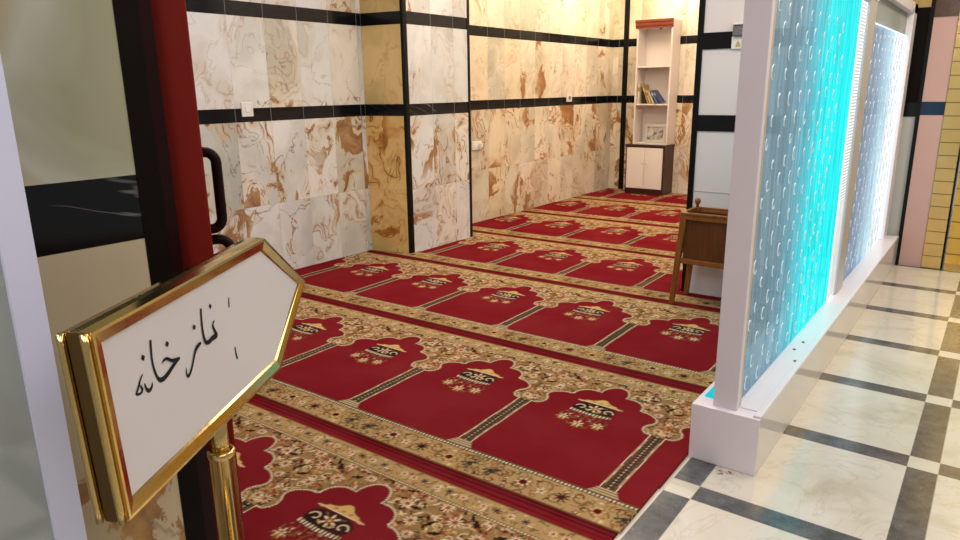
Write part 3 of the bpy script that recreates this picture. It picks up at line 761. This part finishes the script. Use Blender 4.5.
book(XI + .301, .020, .190, .14, -.66, (.05, .07, .17), 'navy book leaning left at right end of the row', (.35, .36, .45))
pf = thing('picture_frame', 'silver picture frame with grey picture on the bookcase bottom board', 'picture frame', (-3.505, YB + .17, .6390))
pf.rotation_euler = (-.14, 0, -.05)
fr_ = bmesh.new()
for a in ((-.145, .145, 0, .036), (-.145, .145, .190, .226)): box(fr_, a[0], a[1], -.012, .012, a[2], a[3])
for a in ((-.145, -.109), (.109, .145)): box(fr_, a[0], a[1], -.012, .012, .036, .190)
obj('frame', fr_, M['silver'], pf, bevel=.004)
def pic_mat():
    t = NT('grey_picture'); p = t.n('ShaderNodeTexCoord').outputs['Object']
    n = t.noise(p, 13, 2, .5, .4); t.bsdf(t.ramp(n, [(.38, (.10, .10, .10)), (.48, (.34, .33, .31)), (.6, (.52, .50, .47))]), .3); return t.mat
obj('picture', bx(-.110, .110, -.002, .004, .035, .191), pic_mat(), pf)
obj('inner_rim', bx(-.110, .110, .004, .010, .035, .191), M['plastic_grey'], pf)

# ------------------------------------------------------------------ wooden bin stand
ws = thing('wooden_bin_stand', 'open topped wooden box on legs beside the white banded wall', 'box stand', (-1.302, 4.135, .0125))
bw, bd_ = .192, .120
def leg(sx, sy):
    bm = bmesh.new(); t0 = Vector((sx * (bw - .014), sy * (bd_ - .012), .575)); b0 = Vector((sx * (bw + .030), sy * (bd_ + .004), 0))
    vs = []
    for c, k in ((b0, .014), (t0, .019)):
        for a, b in ((-1, -1), (1, -1), (1, 1), (-1, 1)): vs.append(bm.verts.new(c + Vector((a * k, b * k, 0))))
    for f in ((3, 2, 1, 0), (4, 5, 6, 7), (0, 1, 5, 4), (1, 2, 6, 5), (2, 3, 7, 6), (3, 0, 4, 7)): bm.faces.new([vs[i] for i in f])
    return bm
for sx in (-1, 1):
    for sy in (-1, 1): obj('leg', leg(sx, sy), M['wood_frame'], ws, bevel=.004)
x_ = bw - .02; y_ = bd_ - .012
obj('front_panel', bx(-x_, x_, -y_, -y_ + .012, .285, .538), M['wood_panel'], ws)
obj('back_panel', bx(-x_, x_, y_ - .012, y_, .285, .55), M['wood_panel'], ws)
for s in (-1, 1): obj('side_panel', bx(s * x_ - .006, s * x_ + .006, -y_ + .012, y_ - .012, .285, .55), M['wood_panel'], ws)
obj('floor_panel', bx(-x_ + .006, x_ - .006, -y_ + .012, y_ - .012, .285, .297), M['wood_panel'], ws)
for z0, z1, nm in ((.262, .292, 'lower_rail'), (.532, .562, 'upper_rail')):
    bm = bmesh.new(); box(bm, -bw + .002, bw - .002, -bd_ - .006, -bd_ + .014, z0, z1); box(bm, -bw + .002, bw - .002, bd_ - .014, bd_ + .006, z0, z1)
    box(bm, -bw - .006, -bw + .012, -bd_ + .014, bd_ - .014, z0, z1); box(bm, bw - .012, bw + .006, -bd_ + .014, bd_ - .014, z0, z1)
    obj(nm, bm, M['wood_frame'], ws, bevel=.004)
obj('rim', box(box(box(box(bmesh.new(), -bw, bw, -bd_ - .012, -bd_ + .010, .562, .576), -bw, bw, bd_ - .010, bd_ + .012, .562, .576), -bw - .010, -bw + .012, -bd_ + .010, bd_ - .010, .562, .576), bw - .012, bw + .010, -bd_ + .01, bd_ - .01, .562, .576), M['wood_frame'], ws, bevel=.003)
obj('finial', lathe(bmesh.new(), [(.010, 0), (.008, .012), (.016, .026), (.019, .038), (.014, .050), (.006, .056)], (-bw + .012, bd_ - .012, .576), 18), M['wood_frame'], ws, smooth=True)

# ------------------------------------------------------------------ brass arrow sign on a post
O = Vector((-.69970, .30611, .89744)); u = Vector((-.48543, .87396, .02350)); v = Vector((-.00983, -.03233, .99943)); n = Vector((-.87422, -.48492, -.02429))
sign = thing('arrow_sign_stand', 'brass arrow shaped sign on a post, white board with black Persian lettering', 'sign', (O.x, O.y, 0))
ML = Matrix(((u.x, n.x, v.x, 0), (u.y, n.y, v.y, 0), (u.z, n.z, v.z, O.z), (0, 0, 0, 1)))
W_, H_, T_ = .3738, .178, .0363
inner = [(0, 0), (0, H_), (W_, H_), (W_ + .1211, H_ / 2), (W_, 0)]
outer = [(-.018, -.0195), (-.018, H_ + .0195), (W_ + .009, H_ + .0200), (W_ + .144, H_ / 2 - .001), (W_ + .009, -.0198)]
TH = .030
def ring(poly_a, ya, poly_b, yb, bm):
    A = [bm.verts.new(ML @ Vector((a, ya, b))) for a, b in poly_a]; B = [bm.verts.new(ML @ Vector((a, yb, b))) for a, b in poly_b]
    for i in range(len(A)): bm.faces.new((A[i], A[(i + 1) % len(A)], B[(i + 1) % len(A)], B[i]))
def inset(poly, k): 
    cx, cy = W_ * .55, H_ / 2
    return [(a + (cx - a) * k / abs(cx - a + 1e-9) if False else a + (k if a < cx else -k), b + (k if b < cy - 1e-3 else (-k if b > cy + .02 else 0))) for a, b in poly]
def frame_side(y_out, y_mid, y_in, s):
    bm = bmesh.new()
    ring(outer, y_mid, inset(outer, .002), y_out, bm); ring(inset(outer, .002), y_out, inset(outer, .0055), y_out, bm)
    ring(inset(outer, .0055), y_out, inset(inner, -.002), y_in, bm); ring(inset(inner, -.002), y_in, inner, y_in + s * .003, bm)
    return bm
obj('front_frame', frame_side(-.002, .010, .001, 1), M['gold'], sign)
obj('back_frame', frame_side(TH + .002, TH - .010, TH - .001, -1), M['gold'], sign)
core = bmesh.new()
ring(outer, .010, outer, TH - .010, core)
obj('edge_band', core, gold_mat('satin_brass_edge', (.55, .42, .19), .25), sign)
for yy in (.0035, TH - .0005):
    tb = bmesh.new(); tube(tb, [ML @ Vector((-.021, yy, z)) for z in (-.018, .0, .09, H_, H_ + .018)], .0040, 16); obj('edge_tube', tb, M['gold'], sign, smooth=True)
gv = bmesh.new(); box(gv, -.0192, -.0178, .006, TH - .006, -.018, H_ + .018, 0, ML); obj('edge_groove', gv, M['gold_dark'], sign)
# paper board (slightly wavy), front and back
def paper(y, s):
    bm = bmesh.new(); nu_, nv_ = 40, 14; g = {}
    for i in range(nu_ + 1):
        for j in range(nv_ + 1):
            b = j / nv_; L = W_ + .1211 * (1 - abs(2 * b - 1)); a = L * i / nu_
            g[i, j] = bm.verts.new(ML @ Vector((a, y + s * (.0003 * math.sin(a * 40 + b * 3) + .0003 * math.sin(b * 9 + a * 12)), b * H_)))
    for i in range(nu_):
        for j in range(nv_): bm.faces.new((g[i, j], g[i + 1, j], g[i + 1, j + 1], g[i, j + 1]))
    return bm
board = obj('board', paper(.0042, 1), M['paper'], sign, smooth=True)
obj('board', paper(TH - .0042, -1), M['paper'], sign, smooth=True)
STROKES = [
    [(0.2154, 0.124, 0.00119), (0.2103, 0.1187, 0.0019), (0.2142, 0.1075, 0.00266), (0.2147, 0.1029, 0.00365), (0.2046, 0.1031, 0.00359), (0.1954, 0.1017, 0.00306), (0.1876, 0.1048, 0.00255), (0.1851, 0.1175, 0.00205), (0.1859, 0.1339, 0.00202), (0.1884, 0.1502, 0.00199)],
    [(0.1772, 0.1078, 0.00159), (0.1692, 0.1067, 0.00292), (0.1613, 0.1021, 0.00222), (0.1544, 0.093, 0.00177), (0.1464, 0.0836, 0.00199), (0.1387, 0.0789, 0.00219), (0.1354, 0.0834, 0.0013), (0.1374, 0.0906, 0.00065)],
    [(0.0924, 0.1164, 0.00077), (0.0963, 0.1186, 0.00156), (0.1025, 0.1176, 0.00197), (0.1103, 0.112, 0.00201), (0.1184, 0.1097, 0.00205), (0.1274, 0.1084, 0.00104)],
    [(0.1272, 0.1079, 0.00104), (0.1131, 0.1051, 0.00265), (0.1014, 0.1008, 0.00301), (0.0913, 0.0983, 0.00317), (0.0834, 0.0992, 0.00292), (0.0787, 0.1047, 0.00211), (0.0755, 0.1166, 0.00169), (0.0751, 0.1304, 0.00166), (0.0783, 0.1507, 0.00182)],
    [(0.0682, 0.1035, 0.00075), (0.0659, 0.0986, 0.00189), (0.0602, 0.0969, 0.00243), (0.0563, 0.101, 0.00185), (0.0546, 0.1083, 0.00091)],
    [(0.0545, 0.1196, 0.00072), (0.0486, 0.1148, 0.00143), (0.0434, 0.1084, 0.00161), (0.0387, 0.1033, 0.00161), (0.0449, 0.1008, 0.00145), (0.0493, 0.103, 0.00182), (0.0474, 0.1095, 0.00108)],
    [(0.2608, 0.1413, 0.00076), (0.2595, 0.1347, 0.00127), (0.2581, 0.1274, 0.00102)],
    [(0.2584, 0.0691, 0.00107), (0.2584, 0.0597, 0.00162), (0.2603, 0.0498, 0.00219)]]
DOTS = [(0.2109, 0.1455), (0.1675, 0.1326), (0.1073, 0.1342), (0.0603, 0.1368)]
def ink(strokes, dots):
    bm = bmesh.new(); y = .0034
    for S_ in strokes:
        P = []
        for i in range(len(S_) - 1):          # Catmull-Rom
            p0, p1, p2, p3 = (np.array(S_[max(i - 1, 0)]), np.array(S_[i]), np.array(S_[i + 1]), np.array(S_[min(i + 2, len(S_) - 1)]))
            for t in np.linspace(0, 1, 8, endpoint=False):
                P.append(.5 * (2 * p1 + (p2 - p0) * t + (2 * p0 - 5 * p1 + 4 * p2 - p3) * t * t + (3 * p1 - p0 - 3 * p2 + p3) * t ** 3))
        P.append(np.array(S_[-1])); P = np.array(P)
        d = np.gradient(P[:, :2], axis=0); d /= np.linalg.norm(d, axis=1)[:, None] + 1e-9
        L = [bm.verts.new(ML @ Vector((p[0] - e[1] * p[2], y, p[1] + e[0] * p[2]))) for p, e in zip(P, d)]
        R = [bm.verts.new(ML @ Vector((p[0] + e[1] * p[2], y, p[1] - e[0] * p[2]))) for p, e in zip(P, d)]
        for i in range(len(P) - 1): bm.faces.new((L[i], L[i + 1], R[i + 1], R[i]))
    for a, b in dots:
        k = .0036; bm.faces.new([bm.verts.new(ML @ Vector((a + p * k, y, b + q * k))) for p, q in ((-1, 0), (.1, -1.15), (1, 0), (-.1, 1.15))])
    return bm
obj('lettering', ink(STROKES[0:2], DOTS[0:2]), M['ink'], board, recalc=False)
obj('lettering', ink(STROKES[2:6], DOTS[2:4]), M['ink'], board, recalc=False)
obj('fold_mark', ink(STROKES[6:7], []), M['ink'], board, recalc=False)
obj('fold_mark', ink(STROKES[7:8], []), M['ink'], board, recalc=False)
# post
pc = ML @ Vector((.205, TH / 2, -.020)); pz = O.z + pc.z - O.z
ax, ay = pc.x, pc.y; zt = pc.z   # in the stand's own frame
bm = frustum(bmesh.new(), (ax, ay, zt - .060), .0115, (ax, ay, zt + .012), .0115, 24); obj('neck', bm, M['gold'], sign, smooth=False)
for p in sign.children[-1].data.polygons: p.use_smooth = len(p.vertices) == 4
bm = lathe(bmesh.new(), [(.0172, .03), (.0172, zt - .052), (.0185, zt - .051), (.0190, zt - .047), (.0185, zt - .043), (.0150, zt - .041)], (ax, ay, 0), 32); o = obj('pole', bm, M['gold'], sign)
for p in o.data.polygons: p.use_smooth = len(p.vertices) == 4
bm = lathe(bmesh.new(), [(.15, 0), (.152, .008), (.145, .016), (.06, .026), (.024, .040), (.021, .055)], (ax, ay, .0005), 48); obj('base_disc', bm, M['gold'], sign, smooth=True)
# local origin of the stand is (O.x, O.y, 0); the pole was built in world metres
for c in sign.children:
    if c.name.split('.')[0] in ('neck', 'pole', 'base_disc'):
        pass

# ------------------------------------------------------------------ lamps
def downlight(x, y, label, power, colr=(1, .82, .55), spot=True, size=.10):
    d = thing('ceiling_light', label, 'ceiling light', (x, y, HC), 0, 'recessed ceiling lights')
    obj('rim', lathe(bmesh.new(), [(.075, -.012), (.085, -.006), (.085, 0)], (0, 0, 0), 24), M['gold'], d, smooth=True)
    obj('bulb', lathe(bmesh.new(), [(.055, -.016), (.06, -.0125)], (0, 0, 0), 24), M['lamp'], d)
    L = bpy.data.lights.new('ceiling_lamp', 'POINT'); L.energy = power; L.color = colr; L.shadow_soft_size = size
    lo = bpy.data.objects.new('ceiling_lamp', L); COL.objects.link(lo); lo.location = (x, y, HC - .12)
downlight(-3.80, 5.75, 'recessed ceiling light above the back wall just past the pier', 16)
downlight(-3.80, 7.35, 'recessed ceiling light above the far end of the back wall', 20)
downlight(-3.30, 8.20, 'recessed ceiling light directly above the bookcase', 20)

def area(x, y, z, sx, sy, e, colr, rot=(0, 0, 0)):
    L = bpy.data.lights.new('area_fill', 'AREA'); L.shape = 'RECTANGLE'; L.size = sx; L.size_y = sy; L.energy = e; L.color = colr
    o = bpy.data.objects.new('area_fill', L); COL.objects.link(o); o.location = (x, y, z); o.rotation_euler = rot
    return o
area(-2.6, 2.2, HC - .03, 1.6, 1.6, 32, (1, .95, .90))
area(-2.6, 4.6, HC - .03, 1.6, 1.2, 34, (1, .90, .76))
area(-2.6, 7.0, HC - .03, 1.4, 1.4, 34, (1, .86, .66))
area(.5, 3.2, HC - .03, 1.4, 3.2, 48, (1, .97, .93))
area(-1.35, 3.1, HC - .03, .5, .8, 12, (1, .88, .78))  # unseen fill, added to warm the white banded wall
area(-.1, -.7, HC - .1, 1.2, .8, 34, (1, .96, .95), (math.radians(38), 0, 0))  # unseen fill added behind the camera to brighten end board and plinth front
area(.5, 4.9, HC - .03, .6, .6, 24, (1, .85, .62))  # unseen fill, added to brighten the gold surfaces and pink pier
area(.9, .2, HC - .03, 1.4, 1.4, 16, (.96, .97, 1.0))

W = bpy.data.worlds.new('hall_ambient'); bpy.context.scene.world = W; W.use_nodes = True
bg = W.node_tree.nodes['Background']; bg.inputs[0].default_value = (.95, .92, .90, 1); bg.inputs[1].default_value = .34

# ------------------------------------------------------------------ camera
cam = bpy.data.cameras.new('camera'); co = bpy.data.objects.new('camera', cam); COL.objects.link(co)
pitch, roll, yaw = 0.25579, -0.01272, -0.64351
fw = Vector((math.sin(yaw) * math.cos(pitch), math.cos(yaw) * math.cos(pitch), -math.sin(pitch)))
rt = Vector((math.cos(yaw), -math.sin(yaw), 0)); up = rt.cross(fw)
R_ = math.cos(roll) * rt + math.sin(roll) * up; U_ = -math.sin(roll) * rt + math.cos(roll) * up
co.matrix_world = Matrix(((R_.x, U_.x, -fw.x, 0), (R_.y, U_.y, -fw.y, 0), (R_.z, U_.z, -fw.z, 1.32), (0, 0, 0, 1)))
cam.sensor_width = 36; cam.lens = 36 * 694.48 / 960; cam.clip_start = .02
bpy.context.scene.camera = co
sc = bpy.context.scene
sc.view_settings.view_transform = 'Standard'; sc.view_settings.look = 'None'; sc.view_settings.exposure = 0.0
sc.cycles.max_bounces = 8; sc.cycles.transparent_max_bounces = 12
